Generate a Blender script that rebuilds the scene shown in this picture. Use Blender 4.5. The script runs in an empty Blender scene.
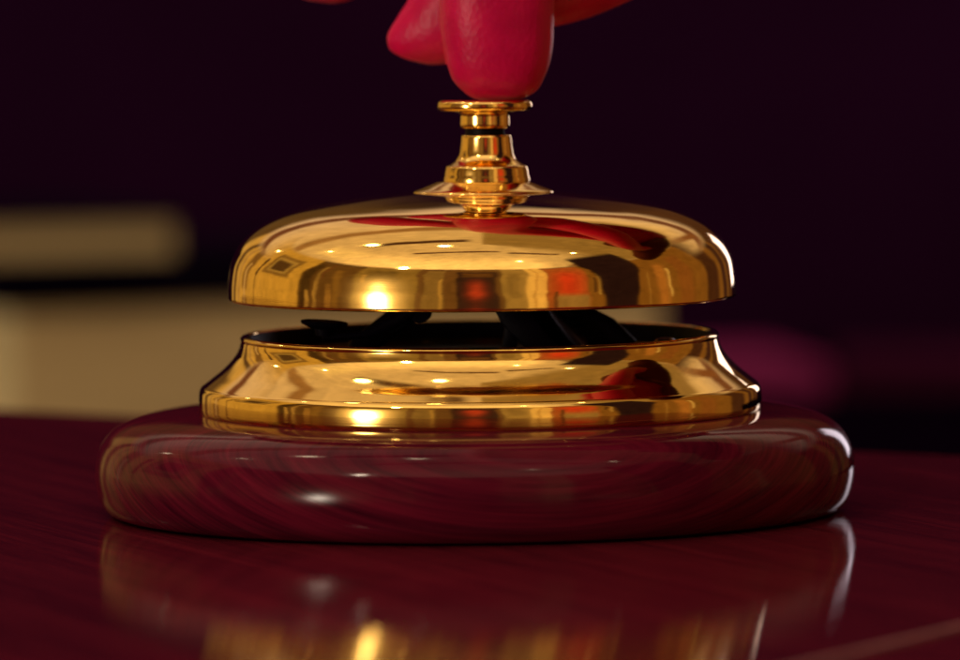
import bpy, bmesh, math, random
from mathutils import Vector, Matrix, noise

random.seed(7)
S = bpy.context.scene
COL = S.collection
MM = 0.001
R = math.radians

# ------------------------------------------------------------------ helpers
def link(name, bm, mat, parent=None, smooth=35):
    me = bpy.data.meshes.new(name)
    bmesh.ops.recalc_face_normals(bm, faces=bm.faces)
    bm.to_mesh(me); bm.free()
    me.materials.append(mat)
    for p in me.polygons:
        p.use_smooth = True
    me.set_sharp_from_angle(angle=R(smooth))
    o = bpy.data.objects.new(name, me)
    COL.objects.link(o)
    o.parent = parent
    return o

def thing(name, label, cat, loc=(0, 0, 0), rz=0, group=None):
    o = bpy.data.objects.new(name, None)
    o.empty_display_size = 0.01
    COL.objects.link(o)
    o.location = loc; o.rotation_euler = (0, 0, rz)
    o['label'] = label; o['category'] = cat
    if group:
        o['group'] = group
    return o

def spline(pts, n):
    """Catmull-Rom through pts (tuples of floats), n steps per span."""
    out = []
    P = [pts[0]] + list(pts) + [pts[-1]]
    for i in range(1, len(P) - 2):
        a, b, c, d = P[i - 1], P[i], P[i + 1], P[i + 2]
        for k in range(n):
            t = k / n
            out.append(tuple(0.5 * (2 * b[j] + (c[j] - a[j]) * t + (2 * a[j] - 5 * b[j] + 4 * c[j] - d[j]) * t * t
                                    + (3 * b[j] - a[j] - 3 * c[j] + d[j]) * t ** 3) for j in range(len(b))))
    out.append(tuple(pts[-1]))
    return out

def lathe(profile, seg=192, cx=0.0, closed=False):
    """profile: (r, z) in mm"""
    bm = bmesh.new()
    rings = []
    for r, z in profile:
        if r < 1e-4:
            rings.append([bm.verts.new((cx * MM, 0, z * MM))])
        else:
            rings.append([bm.verts.new(((cx + r * math.cos(2 * math.pi * k / seg)) * MM,
                                        r * math.sin(2 * math.pi * k / seg) * MM, z * MM)) for k in range(seg)])
    pairs = list(zip(rings, rings[1:]))
    if closed:
        pairs.append((rings[-1], rings[0]))
    for a, b in pairs:
        if len(a) == 1 and len(b) == 1:
            continue
        for k in range(seg):
            k2 = (k + 1) % seg
            if len(a) == 1:
                bm.faces.new((a[0], b[k], b[k2]))
            elif len(b) == 1:
                bm.faces.new((a[k], a[k2], b[0]))
            else:
                bm.faces.new((a[k], a[k2], b[k2], b[k]))
    return bm

def box(bm, lo, hi, bevel=0.0, M=None):
    r = bmesh.ops.create_cube(bm, size=1)
    vs = r['verts']
    for v in vs:
        v.co = Vector([lo[i] + (v.co[i] + 0.5) * (hi[i] - lo[i]) for i in range(3)])
    if bevel:
        es = list({e for v in vs for e in v.link_edges})
        res = bmesh.ops.bevel(bm, geom=es, offset=bevel, segments=3, affect='EDGES', profile=0.5)
        vs = list({v for f in res['faces'] for v in f.verts} | {v for v in vs if v.is_valid})
    if M is not None:
        for v in vs:
            v.co = M @ v.co
    return vs

def tube(bm, pts, seg=24, up=(1, 0, 0), power=2.0, cap=True):
    """pts: (x, y, z, ra, rb) mm; ra is the radius along 'up' direction, rb across it."""
    rings = []
    n = len(pts)
    for i, p in enumerate(pts):
        c = Vector(p[:3])
        t = (Vector(pts[min(i + 1, n - 1)][:3]) - Vector(pts[max(i - 1, 0)][:3])).normalized()
        u = Vector(up)
        u = (u - t * u.dot(t)).normalized()
        w = t.cross(u)
        ring = []
        for k in range(seg):
            a = 2 * math.pi * k / seg
            ca, sa = math.cos(a), math.sin(a)
            ca = math.copysign(abs(ca) ** (2 / power), ca)
            sa = math.copysign(abs(sa) ** (2 / power), sa)
            ring.append(bm.verts.new((c + u * ca * p[3] + w * sa * p[4]) * MM))
        rings.append(ring)
    for a, b in zip(rings, rings[1:]):
        for k in range(seg):
            bm.faces.new((a[k], a[(k + 1) % seg], b[(k + 1) % seg], b[k]))
    if cap:
        bm.faces.new(rings[0][::-1]); bm.faces.new(rings[-1])

# ------------------------------------------------------------------ materials
class NT:
    def __init__(self, name):
        self.m = bpy.data.materials.new(name)
        self.m.use_nodes = True
        self.t = self.m.node_tree
        self.b = self.t.nodes['Principled BSDF']
    def n(self, typ, **kw):
        nd = self.t.nodes.new(typ)
        for k, v in kw.items():
            if k in nd.inputs.keys():
                nd.inputs[k].default_value = v
            else:
                setattr(nd, k, v)
        return nd
    def l(self, a, b):
        self.t.links.new(a, b)
    def coords(self, scale=(1, 1, 1), rot=(0, 0, 0)):
        tc = self.n('ShaderNodeTexCoord')
        mp = self.n('ShaderNodeMapping')
        mp.inputs['Scale'].default_value = scale
        mp.inputs['Rotation'].default_value = rot
        self.l(tc.outputs['Object'], mp.inputs['Vector'])
        return mp.outputs['Vector']
    def ramp(self, fac, stops):
        r = self.n('ShaderNodeValToRGB')
        el = r.color_ramp.elements
        while len(el) < len(stops):
            el.new(0.5)
        for e, (p, c) in zip(el, stops):
            e.position = p; e.color = (*c, 1) if len(c) == 3 else c
        self.l(fac, r.inputs['Fac'])
        return r.outputs['Color']
    def setv(self, **kw):
        for k, v in kw.items():
            k = k.replace('_', ' ')
            s = self.b.inputs[k]
            s.default_value = (*v, 1) if isinstance(v, tuple) and len(v) == 3 and s.type == 'RGBA' else v

def brass_mat(name, col, rough, wobble=0.02):
    m = NT(name)
    m.setv(Base_Color=col, Metallic=1.0, Roughness=rough)
    v = m.coords((1, 1, 1))
    sm = m.n('ShaderNodeTexNoise', Scale=70.0, Detail=6.0, Roughness=0.65)
    m.l(v, sm.inputs['Vector'])
    rr = m.ramp(sm.outputs['Fac'], [(0.35, (rough * 0.6,) * 3), (0.75, (rough * 2.0,) * 3)])
    m.l(rr, m.b.inputs['Roughness'])
    # tarnish mottling of the metal itself
    tn = m.n('ShaderNodeTexNoise', Scale=160.0, Detail=5.0, Roughness=0.7)
    m.l(v, tn.inputs['Vector'])
    cc = m.ramp(tn.outputs['Fac'], [(0.3, tuple(c * 0.93 for c in col)), (0.62, col)])
    m.l(cc, m.b.inputs['Base Color'])
    # slight waviness of spun sheet metal
    wv = m.n('ShaderNodeTexNoise', Scale=55.0, Detail=1.5)
    m.l(v, wv.inputs['Vector'])
    bp = m.n('ShaderNodeBump', Strength=wobble, Distance=0.002)
    m.l(wv.outputs['Fac'], bp.inputs['Height'])
    # hairline polishing marks
    pv = m.coords((1, 1, 12))
    pn = m.n('ShaderNodeTexNoise', Scale=420.0, Detail=3.0)
    m.l(pv, pn.inputs['Vector'])
    b2 = m.n('ShaderNodeBump', Strength=0.02, Distance=0.0001)
    m.l(pn.outputs['Fac'], b2.inputs['Height'])
    m.l(bp.outputs['Normal'], b2.inputs['Normal'])
    bp = b2
    m.l(bp.outputs['Normal'], m.b.inputs['Normal'])
    return m.m

BRASS = brass_mat('polished brass', (0.95, 0.640, 0.175), 0.055, 0.12)
BRASS_STEM = brass_mat('turned brass', (0.95, 0.645, 0.20), 0.085, 0.05)

def black_mat():
    m = NT('blackened steel')
    m.setv(Base_Color=(0.0025, 0.001, 0.004), Roughness=0.55, Specular_IOR_Level=0.08)
    v = m.coords()
    nz = m.n('ShaderNodeTexNoise', Scale=600.0, Detail=4.0)
    m.l(v, nz.inputs['Vector'])
    bp = m.n('ShaderNodeBump', Strength=0.3, Distance=0.0003)
    m.l(nz.outputs['Fac'], bp.inputs['Height'])
    m.l(bp.outputs['Normal'], m.b.inputs['Normal'])
    return m.m
BLACK = black_mat()

def steel_mat():
    m = NT('plain steel')
    m.setv(Base_Color=(0.6, 0.58, 0.56), Metallic=1.0, Roughness=0.25)
    return m.m
STEEL = steel_mat()
def dark_steel():
    m = NT('dark steel')
    m.setv(Base_Color=(0.035, 0.03, 0.045), Metallic=1.0, Roughness=0.3)
    return m.m
DARKSTEEL = dark_steel()

def mahogany_mat(name, dark, light, coat_rough, rot, sc=1.0, coat_ior=1.27, ripple=0.04, coat_w=0.75, grain=(50, 1500, 1500), fig=(9, 520, 520)):
    m = NT(name)
    m.setv(Roughness=0.5, Specular_IOR_Level=0.0, Coat_Weight=coat_w, Coat_Roughness=coat_rough, Coat_IOR=coat_ior)
    v = m.coords((1, 1, 1), rot)
    wp = m.n('ShaderNodeTexNoise', Scale=14.0 * sc, Detail=2.0)
    m.l(v, wp.inputs['Vector'])
    mx = m.n('ShaderNodeMix', data_type='VECTOR')
    mx.inputs[0].default_value = 0.0016 / sc
    m.l(v, mx.inputs[4]); m.l(wp.outputs['Color'], mx.inputs[5])
    mp = m.n('ShaderNodeMapping'); mp.inputs['Scale'].default_value = tuple(g * sc for g in grain)
    m.l(mx.outputs[1], mp.inputs['Vector'])
    g = m.n('ShaderNodeTexNoise', Scale=1.0, Detail=5.0, Roughness=0.6)
    m.l(mp.outputs['Vector'], g.inputs['Vector'])
    mp2 = m.n('ShaderNodeMapping'); mp2.inputs['Scale'].default_value = tuple(g * sc for g in fig)
    m.l(mx.outputs[1], mp2.inputs['Vector'])
    g2 = m.n('ShaderNodeTexNoise', Scale=1.0, Detail=3.0)
    m.l(mp2.outputs['Vector'], g2.inputs['Vector'])
    ad = m.n('ShaderNodeMath', operation='ADD')
    m.l(g.outputs['Fac'], ad.inputs[0]); m.l(g2.outputs['Fac'], ad.inputs[1])
    hf = m.n('ShaderNodeMath', operation='MULTIPLY'); hf.inputs[1].default_value = 0.5
    m.l(ad.outputs[0], hf.inputs[0])
    c = m.ramp(hf.outputs[0], [(0.30, dark), (0.70, light)])
    m.l(c, m.b.inputs['Base Color'])
    bp = m.n('ShaderNodeBump', Strength=0.10, Distance=0.0004)
    m.l(g.outputs['Fac'], bp.inputs['Height'])
    m.l(bp.outputs['Normal'], m.b.inputs['Normal'])
    # lacquer picks up a little of the open grain, and faint smears
    bc = m.n('ShaderNodeBump', Strength=ripple, Distance=0.0002)
    m.l(g.outputs['Fac'], bc.inputs['Height'])
    m.l(bc.outputs['Normal'], m.b.inputs['Coat Normal'])
    sm = m.n('ShaderNodeTexNoise', Scale=40.0, Detail=4.0)
    m.l(v, sm.inputs['Vector'])
    rr = m.ramp(sm.outputs['Fac'], [(0.35, (coat_rough * 0.7,) * 3), (0.7, (coat_rough * 1.5,) * 3)])
    m.l(rr, m.b.inputs['Coat Roughness'])
    return m.m

WOOD = mahogany_mat('lacquered mahogany', (0.026, 0.0010, 0.009), (0.140, 0.0075, 0.025), 0.085, (R(-34), R(-5), R(4)), grain=(45, 110, 2000), fig=(14, 30, 560))
TABLEWOOD = mahogany_mat('polished table veneer', (0.030, 0.0026, 0.010), (0.160, 0.0125, 0.026), 0.025, (0, 0, R(30)), 0.8, 1.30, 0.13, 0.85)

def simple(name, col, rough, nscale=200.0, var=0.2, bump=0.1, coat=0.0):
    m = NT(name)
    m.setv(Base_Color=col, Roughness=rough, Coat_Weight=coat, Specular_IOR_Level=0.0 if coat == 0 else 0.06)
    v = m.coords()
    nz = m.n('ShaderNodeTexNoise', Scale=nscale, Detail=4.0)
    m.l(v, nz.inputs['Vector'])
    c = m.ramp(nz.outputs['Fac'], [(0.3, tuple(x * (1 - var) for x in col)), (0.7, tuple(x * (1 + var) for x in col))])
    m.l(c, m.b.inputs['Base Color'])
    bp = m.n('ShaderNodeBump', Strength=bump, Distance=0.001)
    m.l(nz.outputs['Fac'], bp.inputs['Height'])
    m.l(bp.outputs['Normal'], m.b.inputs['Normal'])
    return m.m

INLAY = simple('pale inlay', (0.24, 0.11, 0.13), 0.6, 300, 0.2, 0.05)
NAVY = simple('navy book cloth', (0.006, 0.003, 0.014), 0.8, 900, 0.2, 0.2)
REDCLOTH = simple('crimson book cloth', (0.24, 0.026, 0.14), 0.7, 900, 0.2, 0.2)
MAROON = simple('maroon book cloth', (0.045, 0.006, 0.03), 0.7, 900, 0.2, 0.2)
COUNTER = simple('dark counter lacquer', (0.003, 0.0006, 0.006), 0.7, 30, 0.3, 0.05)
WALL = simple('plum wall paint', (0.0140, 0.0018, 0.0165), 0.9, 6, 0.12, 0.05)
SLEEVE = simple('burgundy sleeve cloth', (0.085, 0.020, 0.014), 0.85, 900, 0.25, 0.3)

def pages_mat(k=1.0):
    m = NT('page edges')
    m.setv(Roughness=0.85, Specular_IOR_Level=0.1)
    v = m.coords((20, 20, 1400))
    nz = m.n('ShaderNodeTexNoise', Scale=1.0, Detail=3.0)
    m.l(v, nz.inputs['Vector'])
    c = m.ramp(nz.outputs['Fac'], [(0.3, (0.29 * k, 0.235 * k, 0.12 * k)), (0.65, (0.42 * k, 0.34 * k, 0.18 * k))])
    m.l(c, m.b.inputs['Base Color'])
    return m.m
PAGES = pages_mat(1.55)
OLDPAGES = pages_mat(1.0)

def skin_mat():
    m = NT('skin')
    m.setv(Base_Color=(0.72, 0.045, 0.055), Roughness=0.40, Specular_IOR_Level=0.20, Subsurface_Weight=0.3, Subsurface_Scale=0.003, Sheen_Weight=0.22, Sheen_Roughness=0.35, Sheen_Tint=(1.0, 0.42, 0.26))  # red light put into the skin colour, orange rim light into the sheen tint
    m.b.inputs['Subsurface Radius'].default_value = (1.0, 0.25, 0.2)
    v = m.coords()
    nz = m.n('ShaderNodeTexNoise', Scale=130.0, Detail=5.0)
    m.l(v, nz.inputs['Vector'])
    c = m.ramp(nz.outputs['Fac'], [(0.3, (0.40, 0.0, 0.052)), (0.7, (0.56, 0.003, 0.080))])
    m.l(c, m.b.inputs['Base Color'])
    # skin ridges: fine warped bands
    vs = m.coords((1, 1, 0.8))
    po = m.n('ShaderNodeTexVoronoi', Scale=1150.0)
    m.l(vs, po.inputs['Vector'])
    cr = m.n('ShaderNodeTexNoise', Scale=900.0, Detail=3.0)
    m.l(vs, cr.inputs['Vector'])
    ad = m.n('ShaderNodeMath', operation='MULTIPLY_ADD'); ad.inputs[1].default_value = 0.8
    m.l(cr.outputs['Fac'], ad.inputs[0]); m.l(po.outputs['Distance'], ad.inputs[2])
    bp = m.n('ShaderNodeBump', Strength=0.26, Distance=0.00022)
    m.l(ad.outputs[0], bp.inputs['Height'])
    m.l(bp.outputs['Normal'], m.b.inputs['Normal'])
    return m.m
SKIN = skin_mat()
NAIL = simple('fingernail', (0.56, 0.010, 0.050), 0.32, 300, 0.08, 0.02, 0.4)

# ------------------------------------------------------------------ the table
EDGE_N, TROT = 0.136, R(-36.8)
table = thing('table', 'polished dark red wooden table under the brass bell', 'table', (0, 0, 0), TROT)
bm = bmesh.new()
box(bm, (-0.95, -0.85, -0.032), (0.55, EDGE_N, 0.0), 0.004)
link('tabletop', bm, TABLEWOOD, table, 10)
bm = bmesh.new()
box(bm, (-0.0007, -0.50, -0.002), (0.0007, 0.235, 0.0004), 0, Matrix.Translation((0.1606, -0.122, 0)) @ Matrix.Rotation(R(7), 4, 'Z'))
o = link('inlay_strip', bm, INLAY, table, 10); o['label'] = 'thin pale strip let into the tabletop'

# ------------------------------------------------------------------ the bell
bell = thing('service_bell', 'brass counter bell on a round mahogany base, pressed by a fingertip', 'bell')
WX, BX, DX, SX, PX = -1.05, -0.1, 0.37, 1.35, 1.15

wood_prof = [(0, 0.35), (58, 0.35)] + spline([(59.6, 0.25), (61.2, 0.7), (62.6, 2.6), (63.35, 6.0), (63.2, 9.0), (62.3, 11.8), (60.6, 14.0),
                                     (58.0, 15.5), (54.5, 16.35), (50.5, 16.8), (45.0, 17.0)], 6) + [(30, 17.0), (0, 17.0)]
link('wooden_base', lathe(wood_prof, 224, WX), WOOD, bell, 50)

ring_prof = [(36.5, 16.7)] + spline([(45.6, 16.7), (46.6, 16.85), (46.95, 17.3), (47.02, 18.7), (46.95, 20.0), (46.82, 20.65), (46.5, 21.2), (46.2, 21.43)], 6) \
    + spline([(46.1, 21.5), (44.85, 22.47), (43.3, 23.68), (41.85, 25.05), (40.75, 26.4), (40.1, 27.7), (39.85, 28.8)], 8) \
    + spline([(39.9, 28.95), (39.95, 29.3), (39.6, 29.65), (39.1, 29.7), (38.75, 29.4), (38.6, 28.6)], 5) + [(38.4, 27.0), (36.5, 26.5)]
link('brass_ring', lathe(ring_prof, 256, BX, closed=True), BRASS, bell, 40)

dish_prof = [(0, 24.0), (35.5, 24.0)] + spline([(36.0, 24.1), (37.4, 25.2), (38.45, 27.4), (38.7, 29.45)], 4) + [(38.2, 29.45), (37.8, 27.4), (36.4, 25.6), (0, 25.2)]
link('inner_dish', lathe(dish_prof, 128, BX), BLACK, bell)

outer = spline([(41.9, 35.55), (42.3, 35.8), (42.38, 36.4), (42.25, 39.0), (41.6, 42.4), (39.8, 45.5), (36.7, 48.05), (32.3, 50.0),
                (27.0, 51.25), (20.0, 52.35), (12.0, 53.25), (5.0, 53.7)], 10)
inner = spline([(3.0, 52.6), (12.0, 52.1), (20.0, 51.2), (27.0, 50.1), (32.0, 48.85), (36.0, 47.0), (38.9, 44.8), (40.6, 42.0),
                (41.2, 39.0), (41.3, 37.0), (41.5, 35.75), (41.9, 35.55)], 6)
dome = link('bell_dome', lathe(outer + [(3.0, 53.75)] + inner[:-1], 288, DX, closed=True), BRASS, bell, 60)

wash = spline([(3.0, 53.72), (8.0, 53.5), (11.2, 53.05), (11.75, 53.15), (11.5, 53.55), (9.8, 54.2), (7.5, 55.1)], 5) + [(3.0, 55.0)]
link('washer', lathe(wash, 128, SX - 0.6, closed=True), BRASS_STEM, bell)

col = [(0, 54.3), (6.4, 54.3)] + spline([(6.9, 54.5), (7.25, 55.0), (7.2, 55.8)], 4) + spline([(7.1, 56.0), (6.85, 57.4), (6.5, 57.75)], 4) \
    + spline([(6.2, 57.8), (5.2, 58.5), (4.6, 59.5), (4.35, 60.8), (4.2, 62.3)], 5) + spline([(4.2, 62.4), (4.05, 62.75), (3.7, 62.85)], 3) + [(0, 62.85)]
link('stem_collar', lathe(col, 128, SX), BRASS_STEM, bell, 30)

link('plunger_rod', lathe([(0, 61), (3.3, 61), (3.3, 64.6), (0, 64.6)], 64, PX), BLACK, bell)
but = [(0, 63.85), (3.6, 63.85)] + spline([(3.95, 64.0), (4.15, 64.4), (4.1, 66.2)], 4) + spline([(4.3, 66.55), (5.5, 66.75), (7.3, 66.85), (7.85, 67.2), (7.95, 67.8), (7.75, 68.35),
        (7.2, 68.65)], 5) + spline([(6.6, 68.65), (3.0, 68.5), (0, 68.45)], 3)
link('push_button', lathe(but, 128, PX), BRASS_STEM, bell, 40)

# mechanism under the dome
bm = bmesh.new()
arch = [(-21, 1, 25.2), (-20, 1, 27.6), (-15, 1, 31.2), (-10, 1, 34.8), (-5, 1, 38.4), (1, 1, 39.8), (5, 1, 38.2), (9.5, 1, 34.4), (14, 1, 31.2), (20, 1, 28.2), (23, 1, 25.2)]
tube(bm, [(x, y, z, 4.0, 2.1 if x < 0 else 4.4) for x, y, z in arch], 16, (0, 1, 0), 4.0)
link('bridge_bracket', bm, BLACK, bell)
bm = bmesh.new()
tube(bm, [(3.2, -7, 38.0, 2.6, 1.2), (5.6, -7.5, 33.0, 2.4, 1.2), (9.5, -8, 28.6, 2.2, 1.2), (12.5, -8.2, 25.2, 2.2, 1.2)], 12, (1, 0, 0), 4)
tube(bm, [(6.5, -6.6, 37.6, 1.3, 1.0), (5.2, -6.9, 30.0, 1.3, 1.0), (4.4, -7, 25.2, 1.3, 1.0)], 12, (1, 0, 0), 4)
link('ratchet_plate', bm, BLACK, bell)
link('suspension_post', lathe([(0, 38.5), (4.5, 38.5), (4.5, 41), (2.8, 42), (2.8, 52.8), (0, 52.8)], 48, 0.6), BLACK, bell)
bm = bmesh.new()
tube(bm, [(-10, -9, 34.8, 1.5, 1.5), (-14, -9.2, 32.4, 1.5, 1.2), (-19, -10, 30.2, 1.1, 0.7), (-26, -10.5, 29.8, 1.0, 0.6)], 12, (0, 1, 0))
tube(bm, [(-10, -10.5, 34.0, 2.2, 2.0), (-9.4, -5, 36.0, 2.2, 1.6), (-7, 0, 37.6, 2, 1.6)], 12, (1, 0, 0))
arm = link('striker_arm', bm, BLACK, bell)
bm = lathe([(0, 29.5), (1.3, 29.5), (1.6, 30.6), (3.7, 31.3), (3.95, 31.7), (3.8, 31.95), (3.3, 32.05), (0, 32.1)], 48)
bmesh.ops.rotate(bm, verts=bm.verts, cent=(0, 0, 0.0315), matrix=Matrix.Rotation(R(4), 3, 'Y'))
bmesh.ops.translate(bm, verts=bm.verts, vec=(-0.0257, -0.0105, 0.0006))
link('striker_head', bm, BLACK, arm)
bm = bmesh.new()
tube(bm, [(10.5, -6, 36.5, 1.1, 0.7), (12.5, -6.5, 33, 1.0, 0.7), (16.5, -7, 28.2, 1.4, 0.7), (17.5, -7, 25.2, 1.4, 0.7)], 12)
link('pawl_lever', bm, DARKSTEEL, bell)
bm = bmesh.new()
coil = []
for k in range(0, 24 * 5 + 1):
    a = 2 * math.pi * k / 24
    coil.append((15.5 + 2.1 * math.cos(a), -2 + 2.1 * math.sin(a), 26 + k * 0.055, 0.35, 0.35))
tube(bm, coil, 8, (0, 0, 1))
link('return_spring', bm, DARKSTEEL, bell)
bm = lathe([(0, 25.0), (1.5, 25.0), (1.5, 26.8), (2.1, 27.2), (2.1, 28.0), (1.4, 28.7), (0, 28.9)], 24)
bmesh.ops.translate(bm, verts=bm.verts, vec=(0.0308, -0.003, 0))
link('screw', bm, STEEL, bell)

# ------------------------------------------------------------------ the hand
person = thing('person', 'hand in a burgundy sleeve, index fingertip pressing the brass bell button', 'person', (0, 0, 0))
bm = bmesh.new()
UP = (1, 0, 0)
def finger(pts, up=UP, power=2.15, n=8):
    tube(bm, spline(pts, n), 28, up, power)
# a right hand reaching in from the right, seen from the thumb side: index bent down on the button
finger([(86, 12, 146, 12, 12), (58, 8, 140, 11.2, 11.5), (36, 6, 134, 10.6, 10.8), (18, 4.2, 124, 10.2, 10.3), (8.5, 2.4, 112, 9.9, 9.9), (4.4, 1.0, 100, 9.7, 9.3), (3.5, 0.4, 90, 9.55, 8.9), (3.3, 0.1, 83, 9.6, 8.5),
        (3.45, 0, 77.5, 9.15, 8.0), (3.0, -0.1, 73.6, 8.3, 7.3), (2.5, -0.2, 71.0, 7.0, 6.2), (2.2, -0.3, 69.3, 4.6, 4.4), (2.1, -0.4, 68.5, 2.2, 2.2)], UP, 2.35)
# middle finger, hanging behind and beyond it
finger([(88, 30, 150, 12, 12), (60, 27, 145, 11, 11), (36, 25, 143, 10.6, 10.6), (14, 23.5, 136, 10.2, 10), (5, 22.4, 124, 9.8, 9.6), (3.4, 21.5, 110, 9.4, 9.2), (2.6, 20.6, 97, 9.1, 8.8), (-1.2, 20, 87.2, 8.7, 8.2),
        (-4.6, 19.7, 82.8, 8.3, 7.7), (-8.3, 19.4, 80.4, 6.6, 6.4), (-11.6, 19.1, 79.1, 4.5, 4.4), (-13.9, 19, 78.5, 2.7, 2.6), (-15.3, 19, 78.3, 1.2, 1.2)], UP, 2.35)
# ring finger, farther out
finger([(92, 47, 148, 11, 11), (66, 46, 144, 10.5, 10.5), (40, 45, 146, 10, 10), (14, 43, 146, 9.6, 9.4), (-6, 41, 136, 9.2, 9), (-16, 40, 122, 8.9, 8.6), (-22, 39, 108, 8.8, 8.2), (-25, 38.4, 97, 8.4, 7.6), (-26.3, 38, 90, 7.4, 6.6),
        (-26.9, 38, 86.6, 5.6, 5), (-27.1, 38, 85.2, 2.6, 2.4)], UP, 2.3)
# little finger
finger([(98, 62, 142, 10, 10), (76, 63, 138, 9.4, 9.4), (54, 63, 140, 8.8, 8.8), (32, 62, 141, 8.4, 8.4), (16, 60, 134, 8, 8), (6, 58, 122, 7.8, 7.6), (1, 57, 111, 7.2, 7), (-1, 56.5, 103, 5.8, 5.6), (-1.6, 56.5, 100, 3, 3)])
# thumb, its tip against the side of the index
finger([(122, 4, 152, 14, 13), (100, -4, 140, 13, 12.5), (80, -4, 126, 11.6, 11.4), (60, -1, 114, 10.4, 10.2), (44, 3, 104.8, 10.4, 9.6), (32, 8, 99.4, 10.2, 9.4), (23, 10.5, 94.6, 10.0, 9.2), (15, 12, 90.6, 9.4, 8.8), (8, 12.5, 87.4, 7.6, 7.2), (4, 12.5, 86, 4.6, 4.6)], (0.4, 0, -0.9))
# palm, wrist and forearm
tube(bm, spline([(58, 35, 140, 30, 7), (66, 35, 143, 36, 11), (84, 34, 147, 38, 13), (106, 31, 152, 38, 15), (128, 28, 158, 34, 17), (146, 26, 166, 28, 18), (164, 26, 177, 26, 19), (190, 26, 195, 28, 22), (230, 26, 222, 32, 27), (275, 26, 252, 36, 32)], 8), 40, (0, 1, 0), 2.4)
tube(bm, spline([(92, 4, 142, 11, 11), (112, 8, 146, 15, 14), (134, 16, 156, 13, 12)], 6), 28, (0, 1, 0))     # ball of the thumb
body = link('body', bm, SKIN, person, 180)
bpy.context.view_layer.update()
rm = body.modifiers.new('Remesh', 'REMESH'); rm.mode = 'VOXEL'; rm.voxel_size = 0.0006; rm.use_smooth_shade = True
sm = body.modifiers.new('Smooth', 'SMOOTH'); sm.factor = 0.5; sm.iterations = 5
dg = bpy.context.evaluated_depsgraph_get()
me = bpy.data.meshes.new_from_object(body.evaluated_get(dg))
body.modifiers.clear()
body.data = me
for p in me.polygons:
    p.use_smooth = True
bm = bmesh.new()
def nail(levels, half):
    """a thin curved plate on the back of a fingertip; levels: (x, y, z, ra, rb) of the finger there"""
    bm = bmesh.new()
    n, m = len(levels), 13
    grid = []
    for i, (x, y, z, ra, rb) in enumerate(levels):
        row = []
        f = i / (n - 1)
        hw = half * (0.9 + 0.25 * math.sin(math.pi * f))
        for k in range(m):
            a = math.pi + (k / (m - 1) - 0.5) * 2 * hw
            lift = -0.1 + 0.36 * math.sin(math.pi * min(1, 0.12 + f * 0.75)) - 1.1 * abs(k / (m - 1) - 0.5) ** 2
            row.append(((x + (ra + lift) * math.cos(a)) * MM, (y + (rb + lift) * math.sin(a)) * MM, z * MM))
        grid.append(row)
    outv = [[bm.verts.new(p) for p in r] for r in grid]
    inv = [[bm.verts.new((p[0] + 0.00045, p[1], p[2])) for p in r] for r in grid]
    for i in range(n - 1):
        for k in range(m - 1):
            bm.faces.new((outv[i][k], outv[i][k + 1], outv[i + 1][k + 1], outv[i + 1][k]))
            bm.faces.new((inv[i][k + 1], inv[i][k], inv[i + 1][k], inv[i + 1][k + 1]))
    ring = [(0, k) for k in range(m)] + [(i, m - 1) for i in range(1, n)] + [(n - 1, k) for k in range(m - 2, -1, -1)] + [(i, 0) for i in range(n - 2, 0, -1)]
    for a, b in zip(ring, ring[1:] + ring[:1]):
        bm.faces.new((outv[a[0]][a[1]], outv[b[0]][b[1]], inv[b[0]][b[1]], inv[a[0]][a[1]]))
    return link('fingernail', bm, NAIL, person, 60)
nail([(3.1, -0.1, 74.6, 8.4, 7.3), (3.4, 0, 77.5, 8.95, 7.8), (3.35, 0.05, 80.5, 9.25, 8.1), (3.3, 0.1, 83, 9.45, 8.4), (3.4, 0.2, 85, 9.45, 8.5)], R(32))
rings = spline([(92, 32, 150, 47, 23), (104, 31, 153, 46, 23), (130, 28, 161, 42, 23), (158, 26, 174, 34, 22.5), (190, 26, 195, 34, 26), (230, 26, 222, 37, 32), (275, 26, 252, 42, 38), (340, 22, 292, 46, 44), (400, 14, 330, 48, 48)], 6)
inn = [(x, y, z, a - 1.8, b - 1.8) for x, y, z, a, b in rings[:20]]
tube(bm, inn[::-1] + rings, 40, (0, 1, 0), 2.2, cap=False)
bm.verts.ensure_lookup_table()
bm.faces.new(bm.verts[-40:])
for v in bm.verts:
    v.co += Vector((noise.noise(v.co * 35), noise.noise(v.co * 35 + Vector((9, 0, 0))), noise.noise(v.co * 35 + Vector((0, 9, 0))))) * 0.0022
link('sleeve', bm, SLEEVE, person, 80)

# ------------------------------------------------------------------ background
K = 1.28      # the background stands this much farther off than first judged
CZ = 0.085 - 0.165 * K
counter = thing('back_counter', 'dark lacquered counter standing behind the table', 'counter', (0, 1.84, CZ - 0.7))
bm = bmesh.new(); box(bm, (-1.6, -0.42, 0.672), (1.6, 0.55, 0.70), 0.003); link('counter_top', bm, COUNTER, counter, 10)
bm = bmesh.new(); box(bm, (-1.57, -0.39, 0.0), (1.57, 0.52, 0.671), 0.003); link('cabinet', bm, COUNTER, counter, 10)

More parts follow.
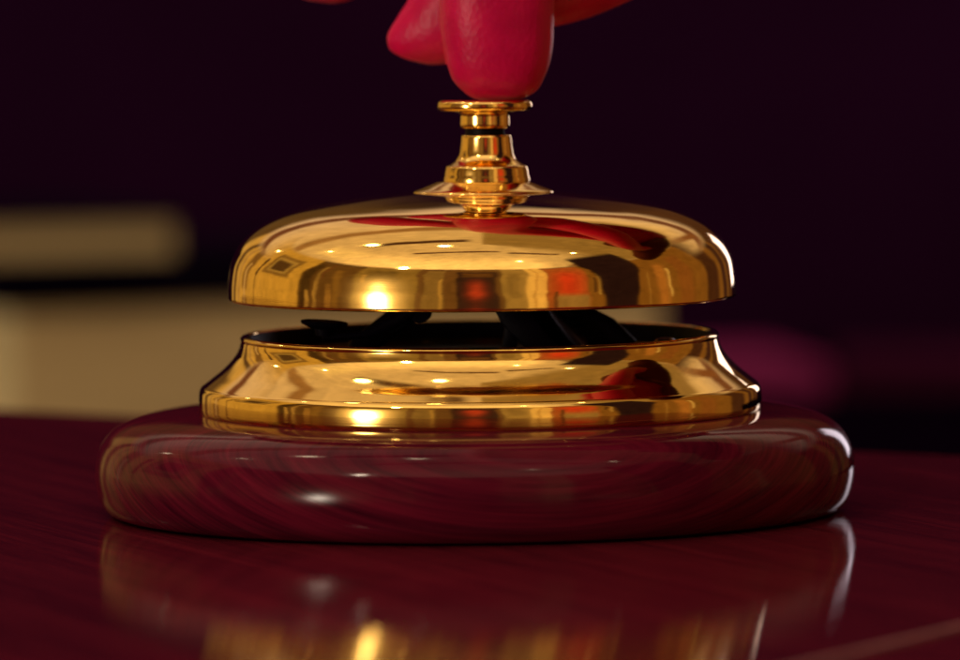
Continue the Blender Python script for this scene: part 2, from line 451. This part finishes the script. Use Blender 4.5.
def book(label, corner, yaw, w, d, h, cover, board=0.003, over=0.004, pages=None):
    """corner: nearest-left bottom corner of the closed book (m); fore-edge along +x local, depth along +y."""
    t = thing('book', label, 'book', corner, yaw, 'closed books on the counter behind')
    w, d, h, board, over = w * K, d * K, h * K, board * K, over * K
    bm = bmesh.new()
    nx, nz = 24, 10
    box(bm, (over, over, board), (w - over, d - 0.002, h - board), 0.0012)
    link('page_block', bm, pages or PAGES, t, 10)
    bm = bmesh.new()
    box(bm, (0, 0, 0), (w, d, board - 0.0001), 0.0009)
    box(bm, (0, 0, h - board + 0.0001), (w, d, h), 0.0009)
    box(bm, (0, d - 0.0019, board), (w, d + 0.002, h - board), 0.0007)
    link('cover', bm, cover, t, 10)
    return t

def P(px, d, z):
    """point seen at photo column px, depth d from the camera"""
    return ((px - 480) / 5500 * d * K, d * K - 0.917, z)

YAW = R(28)
book('thick closed book lying lowest on the counter, pale page edges showing', P(4, 1.93, CZ), YAW, 0.272, 0.20, 0.060, NAVY)
book('navy closed book between two books with pale page edges', P(-30, 1.96, CZ + 0.0602 * K), YAW, 0.225, 0.16, 0.0130, NAVY, 0.003, 0.006, NAVY)
book('thinner closed book topmost of the stack, pale page edges showing', P(-120, 1.90, CZ + 0.0735 * K), R(20), 0.112, 0.15, 0.018, NAVY, pages=OLDPAGES)
def slim_book(label, corner, yaw, w, d, h, cloth):
    t = thing('book', label, 'book', corner, yaw, 'closed books on the counter behind')
    bm = bmesh.new()
    box(bm, (0, 0, 0), (w, d, 0.003), 0.001); box(bm, (0, 0, h - 0.003), (w, d, h), 0.001); box(bm, (0, -0.0025, 0.0), (w, 0.0015, h), 0.001)
    link('cover', bm, cloth, t, 10)
    bm = bmesh.new(); box(bm, (0.004, 0.0017, 0.0031), (w - 0.004, d - 0.004, h - 0.0031), 0.0008)
    link('page_block', bm, PAGES, t, 10)
slim_book('crimson cloth book lying behind the bell on the right', P(692, 2.27, CZ), R(8), 0.074, 0.17, 0.017, REDCLOTH)
slim_book('slim maroon cloth book beside the crimson one, far right', P(836, 2.30, CZ), R(-4), 0.14, 0.15, 0.015, MAROON)

bm = bmesh.new(); box(bm, (-1.1, 0, -0.9), (1.1, 0.1, 0.42))
wall = link('wall', bm, WALL, None, 10); wall.location = (0, 2.4, 0); wall['kind'] = 'structure'; wall['label'] = 'dark plum wall far behind the bell'

# ------------------------------------------------------------------ world: the warm room around the bell
W = bpy.data.worlds.new('World'); S.world = W; W.use_nodes = True
T = W.node_tree; N = T.nodes; L = T.links
bg = N['Background']
def math_(op, a, b=None, c=None):
    n = N.new('ShaderNodeMath'); n.operation = op
    for i, v in enumerate((a, b, c)):
        if v is None: continue
        if isinstance(v, (int, float)): n.inputs[i].default_value = v
        else: L.new(v, n.inputs[i])
    return n.outputs[0]
def step(v, a, b):
    n = N.new('ShaderNodeMapRange'); n.interpolation_type = 'SMOOTHSTEP'
    n.inputs['From Min'].default_value = a; n.inputs['From Max'].default_value = b
    L.new(v, n.inputs['Value'])
    return n.outputs['Result']
tc = N.new('ShaderNodeTexCoord')
sx = N.new('ShaderNodeSeparateXYZ'); L.new(tc.outputs['Generated'], sx.inputs[0])
X, Y, Z = sx.outputs
wn = N.new('ShaderNodeTexNoise'); wn.inputs['Scale'].default_value = 3.0; wn.inputs['Detail'].default_value = 3.0
L.new(tc.outputs['Generated'], wn.inputs['Vector'])
AZ0 = math_('MULTIPLY', math_('ARCTAN2', X, math_('MULTIPLY', Y, -1.0)), 57.29578)
AZ = math_('MULTIPLY_ADD', math_('SUBTRACT', wn.outputs['Fac'], 0.5), 8.0, AZ0)
EL = math_('MULTIPLY', math_('ARCSINE', math_('MINIMUM', math_('MAXIMUM', Z, -1.0), 1.0)), 57.29578)
def mix(prev, mask, colr):
    n = N.new('ShaderNodeMix'); n.data_type = 'RGBA'
    L.new(mask, n.inputs[0])
    if isinstance(prev, tuple): n.inputs[6].default_value = (*prev, 1)
    else: L.new(prev, n.inputs[6])
    n.inputs[7].default_value = (*colr, 1)
    return n.outputs[2]
def addc(prev, mask, colr):
    n = N.new('ShaderNodeMix'); n.data_type = 'RGBA'; n.blend_type = 'ADD'
    L.new(mask, n.inputs[0]); L.new(prev, n.inputs[6]); n.inputs[7].default_value = (*colr, 1)
    return n.outputs[2]
def rect(a0, a1, e0, e1, s=1.0, se=None):
    se = s if se is None else se
    m = math_('MULTIPLY', step(AZ, a0 - s, a0 + s), step(AZ, a1 + s, a1 - s))
    m2 = math_('MULTIPLY', step(EL, e0 - se, e0 + se), step(EL, e1 + se, e1 - se))
    return math_('MULTIPLY', m, m2)
def gauss(a, e, sa, se):
    da = math_('DIVIDE', math_('SUBTRACT', AZ0, float(a)), float(sa)); de = math_('DIVIDE', math_('SUBTRACT', EL, float(e)), float(se))
    q = math_('ADD', math_('MULTIPLY', da, da), math_('MULTIPLY', de, de))
    return math_('EXPONENT', math_('MULTIPLY', q, -1.0))

c = (0.010, 0.0010, 0.009)
c = mix(c, rect(-162, -90, -50, 38, 1.5), (0.56, 0.32, 0.075))
c = mix(c, rect(-168, -160, -50, 30, 2), (0.12, 0.06, 0.02))
c = mix(c, rect(-152, -148, -50, 30, 1.5), (0.10, 0.05, 0.02))
c = mix(c, rect(-140, -133, 0, 24, 1.5), (0.20, 0.10, 0.03))
c = mix(c, rect(-121, -99, 9, 31, 1.0), (0.24, 0.13, 0.04))
c = mix(c, rect(-118, -102, 12, 28, 1.0), (0.40, 0.25, 0.09))
c = mix(c, rect(-116, -104, 14, 26, 1.5), (0.09, 0.045, 0.02))
c = mix(c, rect(-125, -124, -50, 9, 0.5), (0.25, 0.14, 0.04))
c = mix(c, rect(-91, -60, -50, 36, 1.5, 3), (0.13, 0.062, 0.022))
c = mix(c, rect(-90, -84, -50, 33, 1.5, 3), (0.06, 0.03, 0.012))
c = mix(c, rect(-82, -80, -50, 30, 0.8), (0.30, 0.17, 0.06))
c = mix(c, rect(-72, -68, -50, 26, 1.5), (0.22, 0.11, 0.03))
c = mix(c, rect(-61, -29, -50, 37, 1.5), (0.26, 0.155, 0.048))
c = mix(c, rect(-56, -38, 10, 30, 3), (0.17, 0.10, 0.034))
c = mix(c, rect(-30, 9, -50, 37, 1.0), (0.15, 0.070, 0.028))
c = mix(c, rect(-27, -18, -50, 33, 1.0), (0.24, 0.14, 0.055))
c = mix(c, rect(-12, 7, -20, 30, 1.0), (0.040, 0.018, 0.018))
c = mix(c, rect(-10, 5, 20, 28, 1.5), (0.12, 0.05, 0.02))
c = mix(c, gauss(-3, 8, 4, 6), (0.50, 0.055, 0.03))
c = mix(c, rect(9, 21, -50, 38, 0.6), (0.36, 0.22, 0.085))
c = mix(c, rect(12, 18, 2, 26, 1.2), (0.26, 0.155, 0.06))
c = mix(c, rect(21, 30, -50, 40, 0.8), (0.85, 0.52, 0.20))
c = mix(c, rect(24.5, 25.5, -50, 40, 0.4), (0.55, 0.30, 0.10))
c = mix(c, rect(30, 52, -50, 36, 1.0), (0.34, 0.10, 0.03))
c = mix(c, gauss(40, 14, 8, 14), (0.60, 0.050, 0.02))
c = mix(c, rect(34, 50, -30, 4, 2, 3), (0.30, 0.17, 0.07))
c = mix(c, rect(50, 150, -50, 40, 1.5), (0.21, 0.090, 0.021))
c = mix(c, rect(150, 176, -50, 40, 2.5), (0.075, 0.028, 0.010))
c = mix(c, rect(-178, -162, -50, 38, 2.5), (0.11, 0.055, 0.016))
c = mix(c, rect(88, 95, -50, 25, 2, 4), (0.38, 0.15, 0.04))
c = mix(c, rect(102, 112, -50, 30, 2), (0.22, 0.08, 0.022))
c = mix(c, rect(124, 136, -20, 40, 2), (0.06, 0.022, 0.012))
c = mix(c, rect(141, 147, -20, 30, 2), (0.05, 0.018, 0.012))
# clutter of the room: frames, shelves, doors
rr = random.Random(4)
for k in range(15):
    a = rr.uniform(-150, 140); w = rr.uniform(0.3, 1.6); e = rr.uniform(-12, 14); h = rr.uniform(8, 26)
    t = rr.choice([(0.42, 0.24, 0.08), (0.08, 0.035, 0.015), (0.30, 0.15, 0.045), (0.55, 0.34, 0.14), (0.14, 0.05, 0.02)])
    c = mix(c, rect(a - w, a + w, e, e + h, 0.6), t)
# ceiling, brightest where it meets the far wall
ceil = math_('MAXIMUM', step(EL, 35, 39), math_('MULTIPLY', step(EL, 19, 25), step(Y, 0.45, 0.75)))
c = mix(c, ceil, (0.72, 0.50, 0.34))
ZP = math_('MAXIMUM', Z, 0.12)
CU = math_('DIVIDE', X, ZP); CV = math_('DIVIDE', Y, ZP)
def patch(u0, u1, v0, v1, su, colr, prev):
    m = math_('MULTIPLY', step(CU, u0 - su, u0 + su), step(CU, u1 + su, u1 - su))
    m2 = math_('MULTIPLY', step(CV, v0 - su, v0 + su), step(CV, v1 + su, v1 - su))
    return mix(prev, math_('MULTIPLY', math_('MULTIPLY', m, m2), ceil), colr)
c = patch(-6, 6, 0.62, 0.80, 0.05, (0.34, 0.17, 0.075), c)
c = patch(-6, 6, 1.7, 2.1, 0.10, (0.16, 0.055, 0.028), c)
c = patch(-0.55, -0.05, 0.10, 0.20, 0.03, (0.07, 0.025, 0.015), c)
c = patch(-0.40, 0.10, -0.34, -0.28, 0.02, (0.10, 0.035, 0.018), c)
c = patch(0.15, 0.50, -0.40, -0.34, 0.02, (0.10, 0.035, 0.018), c)
c = patch(-1.9, -1.75, -1.0, 2.5, 0.05, (0.18, 0.08, 0.03), c)
c = patch(0.9, 1.1, -0.9, 2.0, 0.06, (0.22, 0.08, 0.03), c)
c = patch(-1.1, -0.7, -0.2, 0.35, 0.08, (0.95, 0.68, 0.42), c)
c = patch(0.2, 0.8, 0.9, 1.5, 0.15, (0.80, 0.55, 0.32), c)
cove = math_('MULTIPLY', math_('MULTIPLY', step(AZ, -100, -50), step(AZ, 42, 26)), math_('MULTIPLY', step(EL, 35, 39), step(EL, 66, 42)))
c = mix(c, cove, (1.35, 0.95, 0.62))
dimr = math_('MULTIPLY', math_('MULTIPLY', step(AZ, 40, 78), step(EL, 35, 39)), step(Y, 0.9, 0.7))
c = mix(c, dimr, (0.30, 0.18, 0.075))
# somebody in dark clothes to the right of the camera
pw = math_('MULTIPLY_ADD', EL, 0.17, 8.0)
pm = math_('MULTIPLY', step(math_('SUBTRACT', math_('ABSOLUTE', math_('SUBTRACT', AZ, 66.0)), pw), 2.0, -1.0), step(EL, 52, 46))
c = mix(c, pm, (0.020, 0.008, 0.012))
# fine variation over all of it
fn = N.new('ShaderNodeTexNoise'); fn.inputs['Scale'].default_value = 14.0; fn.inputs['Detail'].default_value = 6.0; fn.inputs['Roughness'].default_value = 0.65
L.new(tc.outputs['Generated'], fn.inputs['Vector'])
vm = N.new('ShaderNodeVectorMath'); vm.operation = 'SCALE'
L.new(c, vm.inputs[0]); L.new(math_('MULTIPLY_ADD', fn.outputs['Fac'], 1.0, 0.5), vm.inputs['Scale'])
c = vm.outputs[0]
# a shaded table lamp and a few wall lamps of the room
c = addc(c, gauss(-47, 3, 9, 10), (2.2, 1.6, 1.0))
c = addc(c, gauss(-47, 0, 3.3, 5.4), (62.0, 52.0, 41.0))
L.new(c, bg.inputs['Color'])
bg.inputs['Strength'].default_value = 1.0

# ------------------------------------------------------------------ lamps
def disc_lamp(name, d, dist, dia, Lr, colr, shape='DISK', size_y=None):
    l = bpy.data.lights.new(name, 'AREA'); l.shape = shape; l.size = dia
    area = math.pi * dia * dia / 4
    if size_y:
        l.size_y = size_y; area = dia * size_y
    l.energy = Lr * math.pi * area; l.color = colr
    o = bpy.data.objects.new(name, l); COL.objects.link(o)
    v = Vector(d).normalized()
    o.location = v * dist + Vector((0, 0, 0.04))
    o.rotation_euler = v.to_track_quat('Z', 'Y').to_euler()
    return o
WARM = (1.0, 0.80, 0.52)
disc_lamp('ceiling_downlight', (0.62, 0.30, 0.68), 2.0, 0.12, 45, WARM)
disc_lamp('ceiling_downlight', (-0.43, 0.15, 0.87), 2.0, 0.12, 45, WARM)
disc_lamp('ceiling_downlight', (-0.17, -0.05, 0.98), 2.0, 0.10, 45, WARM)
disc_lamp('ceiling_downlight', (-0.50, -0.62, 0.60), 2.2, 0.13, 120, (1.0, 0.78, 0.58))
for a, e in ((22, 50), (-104, 47), (64, 57), (104, 44), (-128, 30)):  # small lamps added only for extra sparkles on the brass
    ce = math.cos(R(e))
    disc_lamp('sparkle_lamp', (math.sin(R(a)) * ce, -math.cos(R(a)) * ce, math.sin(R(e))), 2.4, 0.07, 26, WARM)
disc_lamp('window_light', (0.39, 0.92, 0.11), 1.1, 0.13, 3.2, (1.0, 0.84, 0.94), 'RECTANGLE', 0.32)

# ------------------------------------------------------------------ camera
cam = bpy.data.cameras.new('camera'); co = bpy.data.objects.new('camera', cam); COL.objects.link(co)
cam.sensor_width = 36; cam.lens = 36 * 5500 / 960
co.matrix_world = Matrix.Translation((0, -0.917, 0.085)) @ Matrix.Rotation(R(90 - 3.418), 4, 'X') @ Matrix.Rotation(R(-0.55), 4, 'Z')
cam.clip_start = 0.02; cam.clip_end = 50
cam.dof.use_dof = True; cam.dof.focus_distance = 0.885; cam.dof.aperture_fstop = 16; cam.dof.aperture_blades = 0
S.camera = co

S.view_settings.view_transform = 'Standard'; S.view_settings.look = 'None'
S.view_settings.exposure = 0; S.view_settings.gamma = 1
S.render.engine = 'CYCLES'
S.cycles.use_denoising = True
S.cycles.max_bounces = 10; S.cycles.glossy_bounces = 6
S.cycles.caustics_reflective = True; S.cycles.blur_glossy = 0.3
S.cycles.sample_clamp_indirect = 6
